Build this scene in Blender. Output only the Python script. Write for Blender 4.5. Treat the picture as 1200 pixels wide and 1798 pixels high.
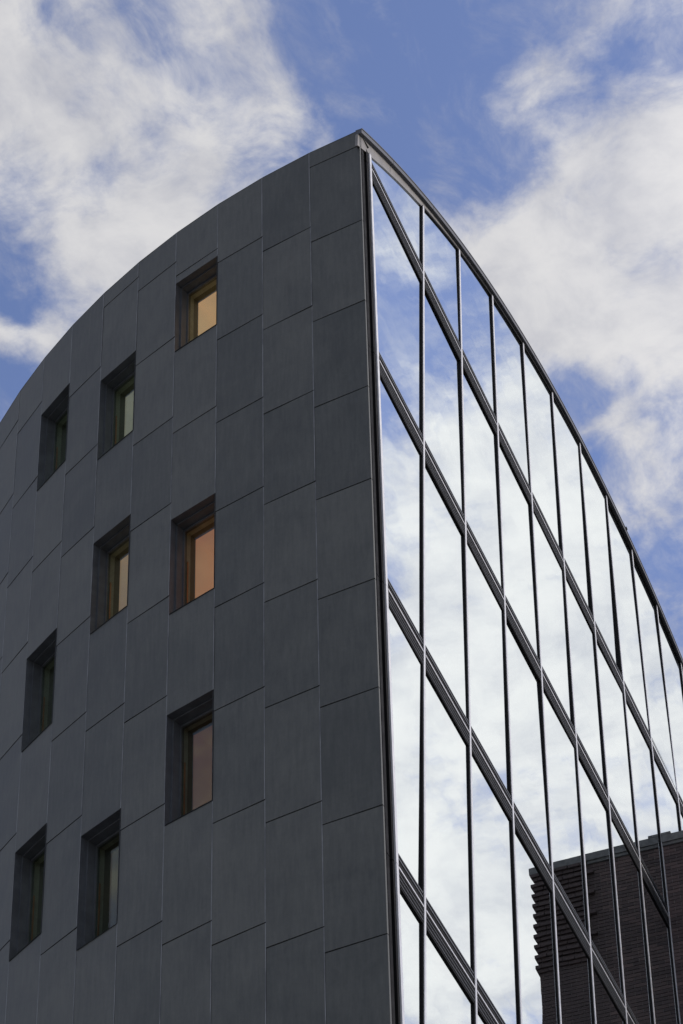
import bpy, math, random
from mathutils import Vector, Matrix
random.seed(7)
S = bpy.context.scene
for o in list(bpy.data.objects): bpy.data.objects.remove(o)
COL = S.collection
Z0 = 27.05            # height of the uppermost floor line above the street

# ------------------------------------------------------------------ camera
cam = bpy.data.objects.new('camera', bpy.data.cameras.new('camera'))
COL.objects.link(cam)
RT = Vector((.38952693, -.92065428, .02577733)); DN = Vector((.68724015, .27190921, -.67362182)); FW = Vector((.61316372, .28010906, .73862654))
UP = -DN
M = Matrix(((RT.x, UP.x, -FW.x), (RT.y, UP.y, -FW.y), (RT.z, UP.z, -FW.z))).to_4x4()
M.translation = Vector((-15.948, -6.8315, -25.4498 + Z0))
cam.matrix_world = M
cam.data.sensor_fit = 'VERTICAL'; cam.data.sensor_height = 36.0; cam.data.lens = 3932.2 / 1798 * 36
cam.data.clip_end = 6000; cam.data.clip_start = .1
S.camera = cam

# ------------------------------------------------------------------ view, sky, sun
S.view_settings.view_transform = 'Standard'; S.view_settings.look = 'None'
S.view_settings.exposure = 0.0; S.view_settings.gamma = 1.0; S.view_settings.use_curve_mapping = False
SUN_AZ, SUN_EL = math.radians(-62), math.radians(36)          # azimuth measured from +X towards +Y
sun_dir = Vector((math.cos(SUN_EL) * math.cos(SUN_AZ), math.cos(SUN_EL) * math.sin(SUN_AZ), math.sin(SUN_EL)))
sun = bpy.data.objects.new('sun', bpy.data.lights.new('sun', 'SUN')); COL.objects.link(sun)
sun.data.energy = .8; sun.data.angle = math.radians(12); sun.data.color = (1, .93, .84)
sun.rotation_euler = sun_dir.to_track_quat('Z', 'Y').to_euler()

W = bpy.data.worlds.new('World'); S.world = W; W.use_nodes = True
nt = W.node_tree; nt.nodes.clear()
class NB:                                                     # tiny node builder
    def __init__(s, tree): s.t = tree
    def n(s, typ, **kw):
        nd = s.t.nodes.new(typ)
        for k, v in kw.items(): setattr(nd, k, v)
        return nd
    def put(s, sock, v):
        if isinstance(v, bpy.types.NodeSocket): s.t.links.new(v, sock)
        else: sock.default_value = v
    def math(s, op, a, b=None, c=None, clamp=False):
        nd = s.n('ShaderNodeMath', operation=op, use_clamp=clamp)
        s.put(nd.inputs[0], a)
        if b is not None: s.put(nd.inputs[1], b)
        if c is not None: s.put(nd.inputs[2], c)
        return nd.outputs[0]
    def vmath(s, op, a, b=None, out=0):
        nd = s.n('ShaderNodeVectorMath', operation=op); s.put(nd.inputs[0], a)
        if b is not None:
            if op == 'SCALE': s.put(nd.inputs['Scale'], b)
            else: s.put(nd.inputs[1], b)
        return nd.outputs[out]
    def rng(s, v, a, b, c, d, smooth=True):
        nd = s.n('ShaderNodeMapRange', interpolation_type='SMOOTHSTEP' if smooth else 'LINEAR', clamp=True)
        for i, x in enumerate((v, a, b, c, d)): s.put(nd.inputs[i], x)
        return nd.outputs[0]
    def noise(s, vec, scale, detail=4, rough=.55, dist=0.0):
        nd = s.n('ShaderNodeTexNoise'); s.put(nd.inputs['Vector'], vec)
        nd.inputs['Scale'].default_value = scale; nd.inputs['Detail'].default_value = detail
        nd.inputs['Roughness'].default_value = rough; nd.inputs['Distortion'].default_value = dist
        return nd
    def mix(s, f, a, b, blend='MIX'):
        nd = s.n('ShaderNodeMix', data_type='RGBA', blend_type=blend); s.put(nd.inputs[0], f)
        s.put(nd.inputs[6], a); s.put(nd.inputs[7], b)
        return nd.outputs[2]
b = NB(nt)
tc = b.n('ShaderNodeTexCoord')
sky = b.n('ShaderNodeTexSky', sky_type='NISHITA', sun_disc=False)
sky.sun_elevation = SUN_EL; sky.sun_rotation = math.radians(90) - SUN_AZ
sky.air_density = 1.3; sky.dust_density = .6; sky.ozone_density = 2.5
d = tc.outputs['Generated']
sep = b.n('ShaderNodeSeparateXYZ'); nt.links.new(d, sep.inputs[0])
zz = b.math('MAXIMUM', sep.outputs[2], .04)
cmb = b.n('ShaderNodeCombineXYZ')
nt.links.new(b.math('DIVIDE', sep.outputs[0], zz), cmb.inputs[0]); nt.links.new(b.math('DIVIDE', sep.outputs[1], zz), cmb.inputs[1])
p = cmb.outputs[0]                                            # position on a flat cloud deck
warp = b.noise(p, 5.0, 3, .5)
pw = b.vmath('ADD', p, b.vmath('SCALE', b.vmath('SUBTRACT', warp.outputs['Color'], (.5, .5, .5)), .10))
fb = b.noise(pw, 7.5, 8, .64).outputs[0]
fine = b.noise(pw, 26.0, 6, .6).outputs[0]
dens = b.math('ADD', b.math('ADD', b.math('MULTIPLY', b.math('SUBTRACT', fb, .5), 1.55), .65), b.math('MULTIPLY', b.math('SUBTRACT', fine, .5), .72))
# banks of cloud and the clear gaps between them
CLOUDS = [(0.506, 0.369, 0.104, 0.17), (0.527, 0.308, 0.063, 0.14), (0.58, 0.373, 0.077, 0.13), (0.553, 0.441, 0.067, 0.02), (0.604, 0.476, 0.039, -0.29), (0.683, 0.532, 0.05, -0.42), (0.671, 0.493, 0.034, -0.22), (0.554, 0.234, 0.062, -0.45), (0.625, 0.233, 0.05, -0.39), (0.528, 0.254, 0.031, -0.17), (0.607, 0.251, 0.018, 0.36), (0.595, 0.168, 0.035, 0.1), (0.679, 0.156, 0.081, 0.3), (0.66, 0.117, 0.049, 0.25), (0.733, 0.228, 0.061, 0.22), (0.776, 0.165, 0.058, 0.22), (0.601, 0.118, 0.05, -0.22), (0.551, 0.18, 0.037, -0.29), (0.795, 0.215, 0.03, -0.41), (0.844, 0.223, 0.027, -0.32), (0.842, 0.192, 0.035, 0.2), (0.926, 0.202, 0.049, 0.02), (0.653, 0.473, 0.029, 0.25), (0.625, 0.412, 0.039, 0.22), (0.64, 0.504, 0.022, 0.25), (0.626, 0.48, 0.016, -0.27), (0.577, 0.24, 0.038, -0.17), (0.707, -0.293, 0.05, -0.19), (0.656, -0.275, 0.058, -0.07), (0.752, -0.279, 0.048, -0.22), (0.726, -0.245, 0.043, -0.16), (0.782, -0.307, 0.023, -0.14), (0.865, -0.319, 0.082, 0.3), (0.831, -0.266, 0.059, 0.25), (0.926, -0.267, 0.096, 0.3), (1.009, -0.335, 0.145, 0.35), (1.118, -0.333, 0.127, 0.35), (1.157, -0.435, 0.165, 0.3), (0.845, -0.343, 0.04, 0.22), (0.921, -0.229, 0.033, -0.5), (0.947, -0.226, 0.029, -0.35), (0.893, -0.365, 0.021, -0.3), (1.069, -0.257, 0.074, 0.3), (1.318, -0.425, 0.147, 0.25)]
acc = None
for cx, cy, r, w in CLOUDS:
    dist = b.vmath('DISTANCE', pw, (cx, cy, 0), out=1)
    g = b.rng(dist, 0.0, r * 1.35, w, 0.0)
    acc = g if acc is None else b.math('ADD', acc, g)
acc = b.math('MINIMUM', b.math('MAXIMUM', acc, -.48), .32)
dens = b.math('ADD', dens, acc)
cover = b.rng(dens, .40, .92, 0.0, 1.0)
veil_map = b.n('ShaderNodeMapping'); b.put(veil_map.inputs[0], pw); veil_map.inputs['Rotation'].default_value = (0, 0, .6); veil_map.inputs['Scale'].default_value = (1.0, 2.2, 1.0)
veil = b.rng(b.noise(veil_map.outputs[0], 9.0, 8, .66, .6).outputs[0], .44, .74, 0.0, .42)      # thin high wisps in the clear gaps
cover = b.math('MAXIMUM', cover, veil)
# light in the cloud: brighter thick lobes, grey-lilac thin parts, a glow towards the sun
lob = b.noise(pw, 17.0, 6, .60).outputs[0]
lum = b.rng(b.math('ADD', lob, b.math('MULTIPLY', dens, .30)), .42, .98, 0.0, 1.0)
ccol = b.mix(lum, (5.1, 5.2, 5.8, 1), (8.0, 7.9, 7.9, 1))
sd = b.vmath('DOT_PRODUCT', d, tuple(sun_dir), out=1)
glow = b.rng(sd, .55, 1.0, .92, 1.6, smooth=False)
ccol = b.vmath('SCALE', ccol, glow)
blue = b.mix(1.0, sky.outputs[0], (1.50, 1.34, 1.56, 1), 'MULTIPLY')
skyc = b.mix(b.math('MULTIPLY', cover, .96), blue, ccol)
bg = b.n('ShaderNodeBackground'); nt.links.new(skyc, bg.inputs[0]); bg.inputs[1].default_value = .1
wo = b.n('ShaderNodeOutputWorld'); nt.links.new(bg.outputs[0], wo.inputs[0])

# ------------------------------------------------------------------ materials
def mat(name):
    m = bpy.data.materials.new(name); m.use_nodes = True
    nb = NB(m.node_tree); bs = m.node_tree.nodes['Principled BSDF']
    return m, nb, bs
def world_pos(nb): return nb.n('ShaderNodeNewGeometry').outputs['Position']
def bump(nb, bs, h, strength, dist=.01):
    bp = nb.n('ShaderNodeBump'); bp.inputs['Strength'].default_value = strength; bp.inputs['Distance'].default_value = dist
    nb.put(bp.inputs['Height'], h); nb.put(bs.inputs['Normal'], bp.outputs[0])

def mat_zinc():
    m, nb, bs = mat('weathered_zinc')
    pos = world_pos(nb); rnd = nb.n('ShaderNodeObjectInfo').outputs['Random']
    off = nb.vmath('ADD', pos, nb.vmath('SCALE', (13.0, 7.0, 3.0), rnd))
    patch = nb.noise(off, 1.3, 5, .6, .4).outputs[0]
    st = nb.n('ShaderNodeMapping'); nb.put(st.inputs[0], off); st.inputs['Scale'].default_value = (9, 9, .55)
    streak = nb.noise(st.outputs[0], 2.2, 5, .65).outputs[0]
    fine = nb.noise(pos, 22, 4, .6).outputs[0]
    v = nb.math('ADD', nb.math('MULTIPLY', patch, .5), nb.math('ADD', nb.math('MULTIPLY', streak, .4), nb.math('MULTIPLY', fine, .15)))
    v = nb.math('ADD', v, nb.math('MULTIPLY', nb.math('SUBTRACT', rnd, .5), .17))
    c = nb.mix(nb.rng(v, .25, .85, 0, 1), (.068, .071, .064, 1), (.152, .152, .133, 1))
    # thin lime run-off marks
    mk = nb.noise(st.outputs[0], 5.0, 3, .5).outputs[0]
    mk2 = nb.rng(nb.noise(off, .9, 3, .5).outputs[0], .52, .72, 0, 1)
    c = nb.mix(nb.math('MULTIPLY', nb.rng(mk, .58, .78, 0, .38), mk2), c, (.13, .135, .14, 1))
    nb.put(bs.inputs['Base Color'], c)
    bs.inputs['Metallic'].default_value = .25
    nb.put(bs.inputs['Roughness'], nb.rng(v, .2, .9, .50, .64))
    bs.inputs['Specular IOR Level'].default_value = .4
    bump(nb, bs, nb.noise(off, 1.4, 3, .5).outputs[0], .30, .02)
    return m
def plain(name, col, rough=.5, metal=0.0, spec=.5, var=.15, scale=6.0):
    m, nb, bs = mat(name)
    n = nb.noise(world_pos(nb), scale, 4, .6).outputs[0]
    lo = tuple(x * (1 - var) for x in col) + (1,); hi = tuple(min(1, x * (1 + var)) for x in col) + (1,)
    nb.put(bs.inputs['Base Color'], nb.mix(nb.rng(n, .3, .7, 0, 1), lo, hi))
    nb.put(bs.inputs['Roughness'], nb.rng(n, .3, .7, rough * .9, min(1, rough * 1.1)))
    bs.inputs['Metallic'].default_value = metal; bs.inputs['Specular IOR Level'].default_value = spec
    return m
def mat_mirror_glass():
    m = bpy.data.materials.new('mirror_glass'); m.use_nodes = True; t = m.node_tree; t.nodes.clear(); nb = NB(t)
    pos = world_pos(nb)
    n1 = nb.noise(pos, .55, 2, .5).outputs[0]
    mp = nb.n('ShaderNodeMapping'); nb.put(mp.inputs[0], pos); mp.inputs['Scale'].default_value = (.25, .25, 3.2)
    n2 = nb.noise(mp.outputs[0], 1.0, 1, .4).outputs[0]
    bp = nb.n('ShaderNodeBump'); bp.inputs['Strength'].default_value = .09; bp.inputs['Distance'].default_value = .02
    nb.put(bp.inputs['Height'], nb.math('ADD', n1, nb.math('MULTIPLY', n2, .10)))
    gl = nb.n('ShaderNodeBsdfGlossy'); gl.inputs['Roughness'].default_value = .004; gl.inputs['Color'].default_value = (.915, .955, .945, 1)
    nb.put(gl.inputs['Normal'], bp.outputs[0])
    tr = nb.n('ShaderNodeBsdfTransparent'); tr.inputs['Color'].default_value = (.42, .50, .49, 1)
    fc = nb.n('ShaderNodeLayerWeight').outputs['Facing']
    mx = nb.n('ShaderNodeMixShader'); nb.put(mx.inputs[0], nb.rng(fc, .0, .85, .50, .93, smooth=False))
    nb.put(mx.inputs[1], tr.outputs[0]); nb.put(mx.inputs[2], gl.outputs[0])
    out = nb.n('ShaderNodeOutputMaterial'); nb.put(out.inputs[0], mx.outputs[0])
    return m
def mat_window_glass():
    m = bpy.data.materials.new('window_glass'); m.use_nodes = True; t = m.node_tree; t.nodes.clear(); nb = NB(t)
    gl = nb.n('ShaderNodeBsdfGlossy'); gl.inputs['Roughness'].default_value = .01; gl.inputs['Color'].default_value = (.8, .9, .85, 1)
    tr = nb.n('ShaderNodeBsdfTransparent'); tr.inputs['Color'].default_value = (.80, .85, .79, 1)
    fc = nb.n('ShaderNodeLayerWeight').outputs['Facing']
    mx = nb.n('ShaderNodeMixShader'); nb.put(mx.inputs[0], nb.math('MULTIPLY_ADD', nb.math('POWER', fc, 5.0), .95, .04))
    nb.put(mx.inputs[1], tr.outputs[0]); nb.put(mx.inputs[2], gl.outputs[0])
    out = nb.n('ShaderNodeOutputMaterial'); nb.put(out.inputs[0], mx.outputs[0])
    return m
def glowing(name, col, strength):
    m, nb, bs = mat(name)
    n = nb.noise(world_pos(nb), 1.2, 3, .5).outputs[0]
    c = nb.mix(nb.rng(n, .3, .7, 0, 1), tuple(x * .88 for x in col) + (1,), tuple(col) + (1,))
    nb.put(bs.inputs['Base Color'], c); nb.put(bs.inputs['Emission Color'], c)
    bs.inputs['Emission Strength'].default_value = strength; bs.inputs['Roughness'].default_value = .8
    return m
def mat_brick(name, mortar_only=False):
    m, nb, bs = mat(name)
    pos = world_pos(nb); rnd = nb.n('ShaderNodeObjectInfo').outputs['Random']
    n = nb.noise(pos, 30, 4, .65).outputs[0]; big = nb.noise(pos, 2.5, 4, .6).outputs[0]
    v = nb.math('ADD', nb.math('MULTIPLY', n, .45), nb.math('ADD', nb.math('MULTIPLY', big, .3), nb.math('MULTIPLY', rnd, .3)))
    nb.put(bs.inputs['Base Color'], nb.mix(nb.rng(v, .3, .85, 0, 1), (.055, .040, .038, 1), (.130, .088, .078, 1)))
    bs.inputs['Roughness'].default_value = .85
    bump(nb, bs, n, .4, .006)
    return m
def mat_brick_wall():
    m, nb, bs = mat('far_brickwork')
    pos = world_pos(nb); sp = nb.n('ShaderNodeSeparateXYZ'); nb.put(sp.inputs[0], pos)
    cb = nb.n('ShaderNodeCombineXYZ'); nb.put(cb.inputs[0], nb.math('ADD', sp.outputs[0], sp.outputs[1])); nb.put(cb.inputs[1], sp.outputs[2])
    br = nb.n('ShaderNodeTexBrick'); nb.put(br.inputs['Vector'], cb.outputs[0])
    br.inputs['Color1'].default_value = (.115, .083, .075, 1); br.inputs['Color2'].default_value = (.065, .048, .045, 1); br.inputs['Mortar'].default_value = (.12, .108, .10, 1)
    br.inputs['Scale'].default_value = 1.0; br.inputs['Brick Width'].default_value = .203; br.inputs['Row Height'].default_value = .0677; br.inputs['Mortar Size'].default_value = .006
    nb.put(bs.inputs['Base Color'], br.outputs[0]); bs.inputs['Roughness'].default_value = .9
    bump(nb, bs, br.outputs['Fac'], -.4, .006)
    return m
def mat_paving():
    m, nb, bs = mat('paving'); pos = world_pos(nb)
    br = nb.n('ShaderNodeTexBrick'); nb.put(br.inputs['Vector'], pos); br.offset = .5
    br.inputs['Color1'].default_value = (.22, .21, .20, 1); br.inputs['Color2'].default_value = (.17, .165, .16, 1); br.inputs['Mortar'].default_value = (.07, .07, .07, 1)
    br.inputs['Scale'].default_value = 1.0; br.inputs['Brick Width'].default_value = .9; br.inputs['Row Height'].default_value = .6; br.inputs['Mortar Size'].default_value = .008
    n = nb.noise(pos, 3, 5, .6).outputs[0]
    nb.put(bs.inputs['Base Color'], nb.mix(nb.rng(n, .3, .7, .0, .5), br.outputs[0], (.12, .12, .115, 1)))
    bs.inputs['Roughness'].default_value = .85
    return m

ZINC = mat_zinc()
EDGE = plain('folded_edge_glint', (.19, .19, .185), .5, .2, var=.4, scale=3.0)  # lighter than the sheet, to imitate the glint on the fold
DARK = plain('dark_metal_lining', (.105, .112, .118), .45, .2)
BLACK = plain('black_anodised', (.012, .0115, .011), .7, .0, .12)
CORE = plain('membrane', (.012, .012, .013), .9)
ALU = plain('satin_aluminium', (.74, .73, .71), .4, .35, var=.06)
CAPM = plain('cornice_metal', (.23, .215, .19), .5, .35)
COPING = plain('coping_zinc', (.07, .073, .078), .5, .3)
GLASS = mat_mirror_glass(); WGLASS = mat_window_glass()
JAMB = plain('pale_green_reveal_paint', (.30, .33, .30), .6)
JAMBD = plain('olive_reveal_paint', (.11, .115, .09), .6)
ROOM_REFL = plain('painted_room_reflection', (.42, .23, .12), .35, .6)  # orange tone imitates the lit room mirrored beside the frame
FLOORM = plain('concrete_slab', (.22, .22, .21), .8)
BRICK = mat_brick('brown_brick'); MORTAR = plain('mortar', (.16, .145, .13), .95, var=.25, scale=20)
FARBRICK = mat_brick_wall(); STONE = plain('dark_stone_coping', (.13, .13, .125), .8, var=.3)
PAVE = mat_paving(); ROOFM = plain('roof_membrane', (.20, .20, .20), .8)

# ------------------------------------------------------------------ mesh helpers
class MB:
    def __init__(s): s.v = []; s.f = []; s.mi = []
    def hexa(s, q, m=0):                                      # q: 8 points, 0-3 one face, 4-7 the opposite face
        o = len(s.v); s.v += [tuple(x) for x in q]
        for f in ((0, 1, 2, 3), (7, 6, 5, 4), (0, 4, 5, 1), (1, 5, 6, 2), (2, 6, 7, 3), (3, 7, 4, 0)):
            s.f.append(tuple(o + i for i in f)); s.mi.append(m)
    def box(s, x0, x1, y0, y1, z0, z1, m=0):
        s.hexa([(x0, y0, z0), (x1, y0, z0), (x1, y0, z1), (x0, y0, z1), (x0, y1, z0), (x1, y1, z0), (x1, y1, z1), (x0, y1, z1)], m)
    def quad(s, a, b_, c, d_, m=0):
        o = len(s.v); s.v += [tuple(a), tuple(b_), tuple(c), tuple(d_)]; s.f.append((o, o + 1, o + 2, o + 3)); s.mi.append(m)
    def prism(s, poly, y0, y1, m=0):                          # poly of (x, z), extruded along y
        o = len(s.v); n = len(poly)
        s.v += [(x, y0, z) for x, z in poly] + [(x, y1, z) for x, z in poly]
        s.f.append(tuple(range(o, o + n))); s.mi.append(m)
        s.f.append(tuple(range(o + 2 * n - 1, o + n - 1, -1))); s.mi.append(m)
        for i in range(n):
            j = (i + 1) % n; s.f.append((o + i, o + n + i, o + n + j, o + j)); s.mi.append(m)
    def build(s, name, mats, parent=None, origin=None, smooth=False):
        vs = [Vector(x) for x in s.v]
        if origin is None:
            origin = sum(vs, Vector()) / len(vs)
        me = bpy.data.meshes.new(name); me.from_pydata([tuple(x - origin) for x in vs], [], s.f)
        for m in (mats if isinstance(mats, (list, tuple)) else [mats]): me.materials.append(m)
        for i, pl in enumerate(me.polygons): pl.material_index = s.mi[i]; pl.use_smooth = smooth
        import bmesh
        bm = bmesh.new(); bm.from_mesh(me); bmesh.ops.recalc_face_normals(bm, faces=bm.faces); bm.to_mesh(me); bm.free()
        o = bpy.data.objects.new(name, me); COL.objects.link(o)
        base = parent_loc(parent)
        o.location = origin - base
        if parent: o.parent = parent
        return o
def parent_loc(pn):
    v = Vector()
    while pn: v += pn.location; pn = pn.parent
    return v
def empty(name, loc):
    o = bpy.data.objects.new(name, None); COL.objects.link(o); o.location = loc; return o
def tag(o, label=None, cat=None, group=None, kind=None):
    for k, v in (('label', label), ('category', cat), ('group', group), ('kind', kind)):
        if v: o[k] = v
    return o

# ------------------------------------------------------------------ ground
g = MB(); g.quad((-2500, -2500, 0), (2500, -2500, 0), (2500, 2500, 0), (-2500, 2500, 0))
tag(g.build('ground', PAVE), kind='structure')

# ------------------------------------------------------------------ drum building: geometry of the leaning curved wall
PITCH = 1.5061; TH0, DTH = .0758, .0598; ROOF = .36; NC = 13
def fp(k, z, off=0.0):                                        # point on the facade: ruling k, height z (relative), outward offset
    t = -z / 12.0
    xc = 12.0164 + t * .2317; yc = -.9524 + t * .0999; R = 12.8615 - t * 1.129 + off
    th = TH0 + DTH * k
    return Vector((xc - R * math.cos(th), yc + R * math.sin(th), z + Z0))
drum = empty('drum_building', (6, 3, 0))
tag(drum, 'dark grey zinc drum building with leaning curved wall, small square windows and mirrored glass side', 'building')
WINDOWS = {(4, 0): 'a', (4, 2): 'b', (4, 4): 'c', (6, 1): 'd', (6, 3): 'e', (6, 6): 'f', (8, 1): 'g', (8, 4): 'h', (8, 6): 'i'}
# seam heights per column: every column is set a fifth of a panel higher than its right-hand neighbour
def seams(c):
    base = .055 + (c - 1) * PITCH / 5
    while base > ROOF - .03: base -= PITCH
    zs = [ROOF]
    z = base
    while z > -Z0 + .5: zs.append(z); z -= PITCH
    zs.append(-Z0 + .02)
    return zs
WIN = {4: [(-.71, -2.047), (-5.059, -6.565), (-8.071, -9.577)], 6: [(-1.455, -2.961), (-4.467, -5.973), (-8.985, -10.491)], 8: [(-.851, -2.357), (-5.363, -6.869), (-8.375, -9.881)]}
def is_win(c, zt, zb):
    for h, s in WIN.get(c, []):
        if abs(zb - s) < .1 and zt > s + .3: return (h, s)
    return None
core = MB(); win_cells = []
LAP, STEP, TH = .005, .0, .030
for c in range(1, NC + 1):
    k0, k1 = c - 1, c                                         # right and left rulings
    zs = seams(c)
    for zt, zb in zip(zs[:-1], zs[1:]):
        wn = is_win(c, zt, zb)
        if wn:
            win_cells.append((c, wn[0], wn[1]))
            if zt - wn[0] < .1: continue
            zb = wn[0]
        q = MB()
        ga, gb = .0, .009                                     # joint below the panel
        e = random.uniform(-.002, .002)
        topo = .0 if zt < ROOF - .01 else LAP
        cor = []
        for depth in (0, 1):
            for (k, z, o) in ((k0, zb + gb, LAP + STEP + e), (k1 - .001, zb + gb, LAP - e), (k1 - .001, zt - ga, topo - e), (k0, zt - ga, topo + STEP + e)):
                cor.append(fp(k, z, o if depth == 0 else -TH))
        q.hexa(cor)
        # folded right-hand edge, slightly proud; its catch-light is painted in as lighter zinc
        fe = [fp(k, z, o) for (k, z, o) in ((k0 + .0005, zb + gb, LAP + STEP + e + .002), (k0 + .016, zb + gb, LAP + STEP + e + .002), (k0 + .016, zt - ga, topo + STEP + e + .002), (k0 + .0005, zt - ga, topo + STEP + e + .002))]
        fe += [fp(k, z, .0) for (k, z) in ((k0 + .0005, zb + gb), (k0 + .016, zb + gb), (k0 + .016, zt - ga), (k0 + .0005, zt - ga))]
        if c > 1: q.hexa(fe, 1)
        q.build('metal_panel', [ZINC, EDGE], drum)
    # membrane behind the panels, open at the windows
    ws = sorted(WIN.get(c, []), reverse=True); z = ROOF - .02
    for h, s in ws + [(-Z0, None)]:
        core.quad(fp(k0, z, -.05), fp(k1, z, -.05), fp(k1, h, -.05), fp(k0, h, -.05))
        if s is not None: z = s
# rest of the drum, turned away from the street
kk = NC
while kk < 52:
    core.quad(fp(kk, ROOF, -.02), fp(kk + 1, ROOF, -.02), fp(kk + 1, -Z0, -.02), fp(kk, -Z0, -.02)); kk += 1
core.build('wall_backing', CORE, drum)
# coping along the flat rim of the curved wall
for c in range(1, NC + 1):
    q = MB()
    q.hexa([fp(c - 1 + .003, ROOF + .001, .007), fp(c - .003, ROOF + .001, .007), fp(c - .003, ROOF + .012, .007), fp(c - 1 + .003, ROOF + .012, .007),
            fp(c - 1 + .003, ROOF + .001, -.3), fp(c - .003, ROOF + .001, -.3), fp(c - .003, ROOF + .012, -.3), fp(c - 1 + .003, ROOF + .012, -.3)])
    q.build('coping', ZINC, drum)

# ------------------------------------------------------------------ windows in the curved wall
GLOW = {(4, 0): ((.62, .40, .22), .52), (4, 1): ((.58, .29, .14), .40), (4, 2): ((.46, .22, .12), .11), (6, 0): ((.40, .36, .26), .28), (6, 1): ((.50, .34, .20), .35),
        (6, 2): ((.16, .10, .05), .10), (8, 0): ((.34, .31, .22), .22), (8, 1): ((.30, .25, .17), .2), (8, 2): ((.30, .24, .16), .2)}
DEP, IN1, IN2, ROOM = .215, .11, .09, .85
win_cells.sort(key=lambda w: (w[0], -w[1])); cnt = {}
for c, h, s in win_cells:
    idx = cnt.get(c, 0); cnt[c] = idx + 1
    kr, kl = c - 1 + .012, c - .012
    col, st = GLOW[(c, idx)]
    def ring(d0, d1, m, mb, dk0=0.0, dk1=0.0, dz0=0.0, dz1=0.0, th=.02):
        # four lining boards from depth d0 to d1; dk / dz shrink the opening at each depth
        a = [fp(kr + dk0, s + dz0, -d0), fp(kl - dk0, s + dz0, -d0), fp(kl - dk0, h - dz0, -d0), fp(kr + dk0, h - dz0, -d0)]
        b2 = [fp(kr + dk1, s + dz1, -d1), fp(kl - dk1, s + dz1, -d1), fp(kl - dk1, h - dz1, -d1), fp(kr + dk1, h - dz1, -d1)]
        for i in range(4):
            j = (i + 1) % 4; mb.quad(a[i], a[j], b2[j], b2[i], m)
    mb = MB()
    ring(-.012, .085, 0, mb); ring(.085, .085, 0, mb, 0, .028, 0, .022); ring(.085, DEP, 0, mb, .028, .028, .022, .022)
    w = mb.build('window', [DARK], drum)
    # frame
    fr = MB()
    def bar(ka, kb, za, zb, d0, d1, m=0):
        fr.hexa([fp(ka, za, -d0), fp(kb, za, -d0), fp(kb, zb, -d0), fp(ka, zb, -d0), fp(ka, za, -d1), fp(kb, za, -d1), fp(kb, zb, -d1), fp(ka, zb, -d1)], m)
    A, B_, zt, zb = kr + .028, kl - .028, h - .022, s + .022
    bar(A, A + .020, zb, zt, DEP - .02, DEP + .03); bar(B_ - .020, B_, zb, zt, DEP - .02, DEP + .03)
    bar(A + .020, B_ - .020, zt - .03, zt, DEP - .02, DEP + .03); bar(A + .020, B_ - .020, zb, zb + .03, DEP - .02, DEP + .03)
    fr.build('window_frame', DARK, w)
    if idx or c > 4:  # added strip whose colour stands in for the lit room's reflection
        t = MB(); ka, kb = B_ - .042, B_ - .021
        t.hexa([fp(ka, zb + .03, -DEP - .028), fp(kb, zb + .03, -DEP - .028), fp(kb, zt - .50, -DEP - .028), fp(ka, zt - .50, -DEP - .028),
                fp(ka, zb + .03, -DEP - .045), fp(kb, zb + .03, -DEP - .045), fp(kb, zt - .50, -DEP - .045), fp(ka, zt - .50, -DEP - .045)])
        t.build('room_reflection_strip', ROOM_REFL, w)
    pn = MB()
    pn.hexa([fp(A + .021, zb + .031, -DEP), fp(B_ - .021, zb + .031, -DEP), fp(B_ - .021, zt - .031, -DEP), fp(A + .021, zt - .031, -DEP),
             fp(A + .021, zb + .031, -DEP - .012), fp(B_ - .021, zb + .031, -DEP - .012), fp(B_ - .021, zt - .031, -DEP - .012), fp(A + .021, zt - .031, -DEP - .012)])
    pn.build('pane', WGLASS, w)
    # inner reveal and the lit room behind it
    rv = MB()
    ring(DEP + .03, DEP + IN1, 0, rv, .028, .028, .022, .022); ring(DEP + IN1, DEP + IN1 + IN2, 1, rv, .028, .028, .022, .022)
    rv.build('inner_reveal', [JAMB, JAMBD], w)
    rm = MB(); d0, d1 = DEP + IN1 + IN2, DEP + IN1 + IN2 + ROOM
    ring(d0, d0, 0, rm, .028, -.02, .022, -.05); ring(d0, d1, 0, rm, -.02, -.02, -.05, -.05)
    rm.quad(fp(kr - .02, s - .05, -d1), fp(kl + .02, s - .05, -d1), fp(kl + .02, h + .05, -d1), fp(kr - .02, h + .05, -d1))
    rm.build('lit_room', glowing('room_glow', col, st), w)
    if (c, idx) == (6, 2):
        lp = MB(); ka, kb = c - .42, c - .39
        lp.hexa([fp(ka, -9.6, -.62), fp(kb, -9.6, -.62), fp(kb, -9.25, -.62), fp(ka, -9.25, -.62), fp(ka, -9.6, -.66), fp(kb, -9.6, -.66), fp(kb, -9.25, -.66), fp(ka, -9.25, -.66)])
        lp.build('wall_lamp', glowing('lamp_glow', (1, .55, .28), 1.2), w)

# ------------------------------------------------------------------ glass wall
PX, ST = 1.5, 3.6801
def arc(x): return 4.757 - 19.65 + math.sqrt(max(0.0, 19.65 ** 2 - (x - 12) ** 2))
def edge_x(z): return -.50 - .1066 * z                        # slanting near edge of the glass
BR_TOP = -2.02
GY = .028                                                     # outer face of the panes
NM = 16
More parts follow.
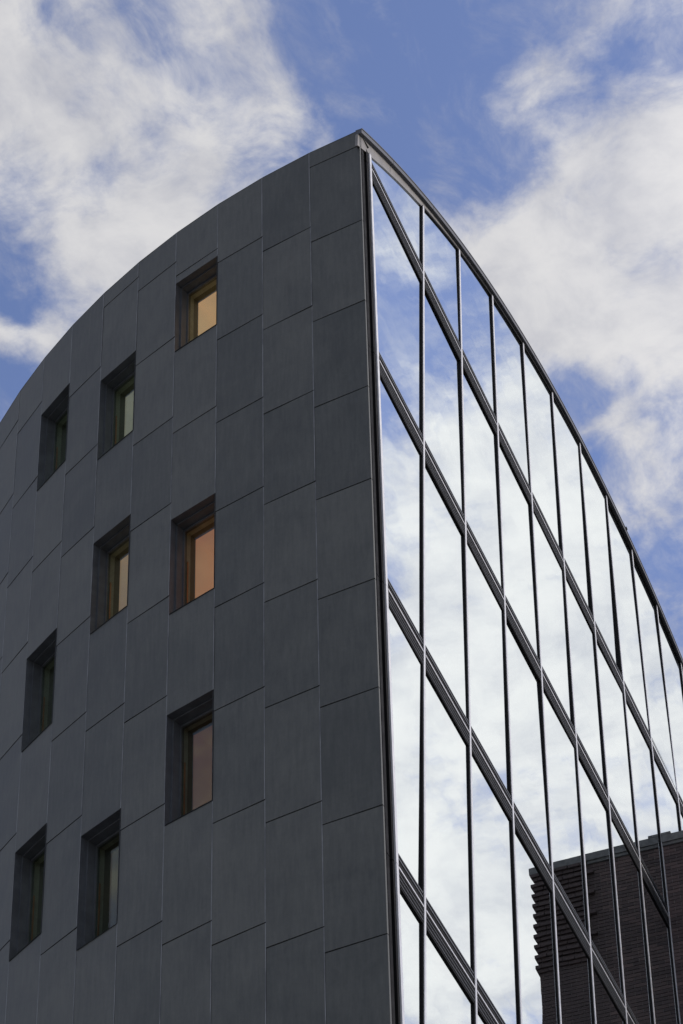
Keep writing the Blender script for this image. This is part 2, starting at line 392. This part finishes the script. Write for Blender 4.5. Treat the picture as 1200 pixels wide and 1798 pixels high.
# part: black jamb between the zinc and the glass
jb = MB()
z = ROOF - .1; prev = None
levels = [ROOF - .08] + [-ST * j + .02 for j in range(0, 8)] + [-Z0 + .02]
for za, zb in zip(levels[:-1], levels[1:]):
    zb2 = zb + .014
    xa, xb = fp(0, za).x, fp(0, zb2).x; ya, yb = fp(0, za).y, fp(0, zb2).y
    for u0, u1, y0 in ((.0, .48, .035), (.50, .74, .050), (.76, 1.0, .020)):
        def X(u, z, px): return px + .03 + u * (edge_x(z) - px - .03)
        jb.hexa([(X(u0, zb2, xb), y0, zb2 + Z0), (X(u1, zb2, xb), y0, zb2 + Z0), (X(u1, za, xa), y0, za + Z0), (X(u0, za, xa), y0, za + Z0),
                 (X(u0, zb2, xb), .1, zb2 + Z0), (X(u1, zb2, xb), .1, zb2 + Z0), (X(u1, za, xa), .1, za + Z0), (X(u0, za, xa), .1, za + Z0)])
jb.quad((fp(0, ROOF).x + .06, .095, ROOF + Z0), (edge_x(ROOF), .095, ROOF + Z0), (edge_x(-Z0), .095, .01), (fp(0, -Z0).x + .06, .095, .01))
cw = jb.build('curtain_wall', BLACK, drum)
# bright edge strip
for za, zb in zip(levels[:-1], levels[1:]):
    q = MB(); zb2 = zb + .006
    q.hexa([(edge_x(zb2) + .004, .0, zb2 + Z0), (edge_x(zb2) + .064, .0, zb2 + Z0), (edge_x(za) + .064, .0, za + Z0), (edge_x(za) + .004, .0, za + Z0),
            (edge_x(zb2) + .004, .1, zb2 + Z0), (edge_x(zb2) + .064, .1, zb2 + Z0), (edge_x(za) + .064, .1, za + Z0), (edge_x(za) + .004, .1, za + Z0)])
    q.build('edge_mullion', ALU, cw)
def zlow(i): return -Z0 + .05 if i * PX < 12.1 else BR_TOP + .05
# mullions
for i in range(1, NM + 1):
    x1 = i * PX; x0 = x1 - .066
    top = arc(x1 - .03) - .0
    if top < .1: continue
    mb = MB()
    mb.box(x0, x1, .0095, GY + .10, zlow(i) + Z0, top + Z0, 0)
    mb.box(x0 + .020, x1 + .002, .0, .009, zlow(i) + Z0, top + .004 + Z0, 1)
    mb.build('mullion', [BLACK, ALU], cw)
# transoms, one length per bay
for j in range(0, 8):
    zt = -ST * j
    for i in range(0, NM):
        xa = edge_x(zt) + .066 if i == 0 else i * PX + .003
        xb = (i + 1) * PX - .067
        if j > 0 and i >= 8: continue
        if xb - xa < .1: continue
        if j == 0 and min(arc(xa), arc(xb)) < .2: xa = max(xa, -.42)
        if arc(xb) < .15: continue
        mb = MB()
        Z = zt + Z0
        mb.box(xa, xb, .014, GY + .06, Z + .024, Z + .20, 0)                 # vent strip
        mb.box(xa, xb, .006, .0135, Z + .125, Z + .140, 2); mb.box(xa, xb, .009, .0135, Z + .184, Z + .199, 2)
        mb.box(xa, xb, -.004, GY + .04, Z - .004, Z + .016, 1)                 # bright lip
        mb.box(xa, xb, .010, GY + .06, Z - .20, Z - .008, 0)                 # deep lower band with ribs
        for r in range(3): mb.box(xa, xb, .004, .0095, Z - .06 - r * .055, Z - .052 - r * .055, 2)
        mb.build('transom', [BLACK, ALU, DARK], cw)
# panes
def pane(poly):
    cx = sum(q[0] for q in poly) / len(poly); cz = sum(q[1] for q in poly) / len(poly)
    mb = MB(); mb.prism([(x, z + Z0) for x, z in poly], GY, GY + .026)
    o = mb.build('glass_pane', GLASS, cw)
    o.rotation_euler = (random.gauss(0, .0026), 0, random.gauss(0, .0026))
for i in range(0, NM):
    for j in range(-1, 7):
        if j >= 0 and i >= 8 and j > 0: continue
        zt = -ST * j - .01; zb = -ST * (j + 1) + .01
        if j >= 0 and i >= 8: zb = BR_TOP + .06
        xr = (i + 1) * PX - .035
        if j == -1:
            xl = -.44 if i == 0 else i * PX - .03
            if arc(xr) < .12 and arc(xl) < .12: continue
            top = []
            for q in range(5):
                x = xr + (xl - xr) * q / 4; top.append((x, max(.03, arc(x) - .015)))
            pane([(xl, .01), (xr, .01)] + top)
        else:
            xl_t = edge_x(zt) + .035 if i == 0 else i * PX - .03
            xl_b = edge_x(zb) + .035 if i == 0 else i * PX - .03
            if xr - xl_b < .06:
                continue
            pane([(xl_b, zb), (xr, zb), (xr, zt), (xl_t, zt)])
# head trim along the arched top of the glass, cornice above it
def cap_top(x): return arc(x) + .10 + .28 * math.exp(-(x + .85) / 3.0)
xs = [-.46] + [i * PX - .03 for i in range(1, NM + 1)]
for n, (xa, xb) in enumerate(zip(xs[:-1], xs[1:])):
    if arc(xb) < .1: continue
    mb = MB(); N = 4
    for q in range(N):
        x0 = xa + (xb - xa) * q / N; x1 = xa + (xb - xa) * (q + 1) / N
        if q == N - 1: x1 -= .04
        a0, a1 = arc(x0), arc(x1)
        mb.hexa([(x0, .01, a0 - .02 + Z0), (x1, .01, a1 - .02 + Z0), (x1, .01, a1 + .02 + Z0), (x0, .01, a0 + .02 + Z0),
                 (x0, .12, a0 - .02 + Z0), (x1, .12, a1 - .02 + Z0), (x1, .12, a1 + .02 + Z0), (x0, .12, a0 + .02 + Z0)])
    mb.build('head_trim', CAPM if n == 0 else BLACK, cw)
xs = [-.885, .25] + [.25 + 1.55 * i for i in range(1, 17)]
for n, (xa, xb) in enumerate(zip(xs[:-1], xs[1:])):
    if xb > 24.7: break
    mb = MB(); N = 4
    for q in range(N):
        x0 = xa + (xb - xa) * q / N + (.004 if q == 0 else 0); x1 = xa + (xb - xa) * (q + 1) / N - (.004 if q == N - 1 else 0)
        t0, t1, a0, a1 = cap_top(x0), cap_top(x1), arc(x0), arc(x1)
        yo = -.03; yb = .06 if x0 < -.3 else .3
        # fascia and soffit
        mb.hexa([(x0, yo, t0 - .085 + Z0), (x1, yo, t1 - .085 + Z0), (x1, yo, t1 + Z0), (x0, yo, t0 + Z0),
                 (x0, yb, t0 - .085 + Z0), (x1, yb, t1 - .085 + Z0), (x1, yb, t1 + Z0), (x0, yb, t0 + Z0)], 0)
        mb.hexa([(x0, .022, a0 + .021 + Z0), (x1, .022, a1 + .021 + Z0), (x1, .022, t1 - .086 + Z0), (x0, .022, t0 - .086 + Z0),
                 (x0, yb, a0 + .021 + Z0), (x1, yb, a1 + .021 + Z0), (x1, yb, t1 - .086 + Z0), (x0, yb, t0 - .086 + Z0)], 1)
        mb.hexa([(x0, yo - .008, t0 + .001 + Z0), (x1, yo - .008, t1 + .001 + Z0), (x1, yo - .008, t1 + .02 + Z0), (x0, yo - .008, t0 + .02 + Z0),
                 (x0, yb, t0 + .001 + Z0), (x1, yb, t1 + .001 + Z0), (x1, yb, t1 + .02 + Z0), (x0, yb, t0 + .02 + Z0)], 0)
    mb.build('cornice', [COPING, CAPM], drum)
# small lightning clip on the cornice
lk = MB(); X = 11.55; lk.box(X - .03, X + .03, -.05, .03, cap_top(X) + .021 + Z0, cap_top(X) + .06 + Z0); lk.box(X - .012, X + .012, -.02, .004, cap_top(X) + .061 + Z0, cap_top(X) + .10 + Z0)
lk.build('lightning_clip', BLACK, drum)
# domed roof
rf = MB(); NR, NT = 10, 40
def rp(i, t):
    r = 12.75 * i / NR; th = math.pi * t / NT
    x = 12.016 - r * math.cos(th); y = max(.32, -.95 + r * math.sin(th))
    z = 4.85 - 19.65 + math.sqrt(19.65 ** 2 - min(r, 12.6) ** 2)
    return (x, y, z + Z0 + .05)
for i in range(NR):
    for t in range(NT): rf.quad(rp(i, t), rp(i + 1, t), rp(i + 1, t + 1), rp(i, t + 1))
rf.build('roof', ROOFM, drum, smooth=True)
# floors and back wall inside, seen only faintly through the glass
for j in range(0, 8):
    z = -ST * j; mb = MB(); R = 12.3 + .094 * z
    pts = [(12 - (R - .2) * math.cos(math.pi * t / 24), .22 + (R - 1.2) * math.sin(math.pi * t / 24)) for t in range(25)]
    o = len(mb.v); n = len(pts)
    mb.v += [(x, y, z - .2 + Z0) for x, y in pts] + [(x, y, z + .1 + Z0) for x, y in pts]
    mb.f.append(tuple(range(n))); mb.mi.append(0); mb.f.append(tuple(range(2 * n - 1, n - 1, -1))); mb.mi.append(0)
    for q in range(n):
        w2 = (q + 1) % n; mb.f.append((q, n + q, n + w2, w2)); mb.mi.append(0)
    mb.build('floor_slab', FLOORM, drum)
    bw = MB(); bw.box(2.2, 21.5, 4.0, 4.15, z + .11 + Z0, z + ST - .21 + Z0) if j else bw.box(4.5, 20, 4.0, 4.15, .11 + Z0, 2.2 + Z0)
    bw.build('inner_wall', FLOORM, drum)


# ------------------------------------------------------------------ brick building butting against the glass
BX, BY0, BY1 = 12.0, -2.18, .004
brick_b = empty('brick_building', (16, -1, 0))
tag(brick_b, 'brown brick building with banded corner and stone coping butting against the glass wall at right', 'building')
bt = BR_TOP - .14
mb = MB(); mb.box(BX + .11, 34, BY0 + .11, BY1 - .004, .0, bt - .002 + Z0); mb.build('wall', FARBRICK, brick_b)
CH, BL, MJ = .0677, .203, .010
ROWS = int(4.6 / CH); brick_objs = []
# mortar bed behind the loose-laid bricks
zb = bt - ROWS * CH
mb = MB(); mb.box(BX + .010, BX + .109, BY0 + .010, BY1 - .003, zb + Z0, bt - .003 + Z0); mb.build('mortar_bed', MORTAR, brick_b)
mb = MB(); mb.box(BX, BX + .109, BY0, BY1 - .003, 0.0, zb - .003 + Z0); mb.box(BX + .11, 34, BY0, BY0 + .109, 0.0, zb - .003 + Z0); mb.build('lower_wall', FARBRICK, brick_b)
mb = MB(); mb.box(BX + .11, 34, BY0 + .004, BY0 + .109, zb + Z0, bt - .003 + Z0); mb.build('front_wall', FARBRICK, brick_b)
cells = []
QUOIN0 = bt - .09
for r in range(ROWS):
    z1 = bt - r * CH - .004; z0 = z1 - CH + MJ
    y = BY1 - .004 - (BL / 2 if r % 2 else 0)
    first = True
    yy = BY1 - .006
    while yy > BY0 + .02:
        ln = (BL / 2 - MJ) if (first and r % 2) else BL - MJ
        y0 = max(BY0, yy - ln)
        cells.append((r, y0, yy, z0, z1)); yy = y0 - MJ; first = False
def band(r): return r < 30 and r % 3 != 2                      # two courses proud, one set back
cells.sort(key=lambda q: -q[1])                                # nearest the glass first: these show directly
rest = MB(); shared = {}
nb_ = 0
for r, y0, y1, z0, z1 in cells:
    tooth = -1.30 + (.11 if (r // 3) % 2 else 0)
    proud = (.06 if r % 3 == 0 else .03) if (band(r) and (y0 + y1) / 2 < tooth) else 0.0
    if proud and y0 < BY0 + .02: y0 -= proud
    proud += random.uniform(-.003, .003)
    if nb_ < 300 and z0 > -6.2:
        key = (round(y1 - y0, 3), round(proud, 2))
        me = shared.get(key)
        if me is None:
            t = MB(); t.box(0, .1 + max(0, round(proud, 2)), 0, y1 - y0, 0, z1 - z0)
            o = t.build('brick', BRICK, brick_b, origin=Vector((0, 0, 0))); shared[key] = o.data
        else:
            o = bpy.data.objects.new('brick', me); COL.objects.link(o); o.parent = brick_b
        o.location = Vector((BX - proud, y0, z0 + Z0)) - brick_b.location
        nb_ += 1
    else:
        rest.box(BX - proud, BX + .1, y0, y1, z0 + Z0, z1 + Z0)
tag(rest.build('brickwork', BRICK, brick_b), kind='stuff')
mb = MB(); mb.box(BX - .05, 34, BY0 - .08, BY1 - .002, bt + .0 + Z0, BR_TOP + Z0); mb.box(BX - .025, 34, BY0 - .04, BY1 - .002, bt - .055 + Z0, bt - .001 + Z0)
mb.build('coping', STONE, brick_b)
mb = MB(); mb.box(BX - .055, BX + .5, -.16, -.0, BR_TOP + .001 + Z0, BR_TOP + .045 + Z0); mb.build('coping_block', STONE, brick_b)

# ------------------------------------------------------------------ render
S.render.engine = 'CYCLES'
S.cycles.max_bounces = 6; S.cycles.diffuse_bounces = 2; S.cycles.transparent_max_bounces = 12; S.cycles.glossy_bounces = 4
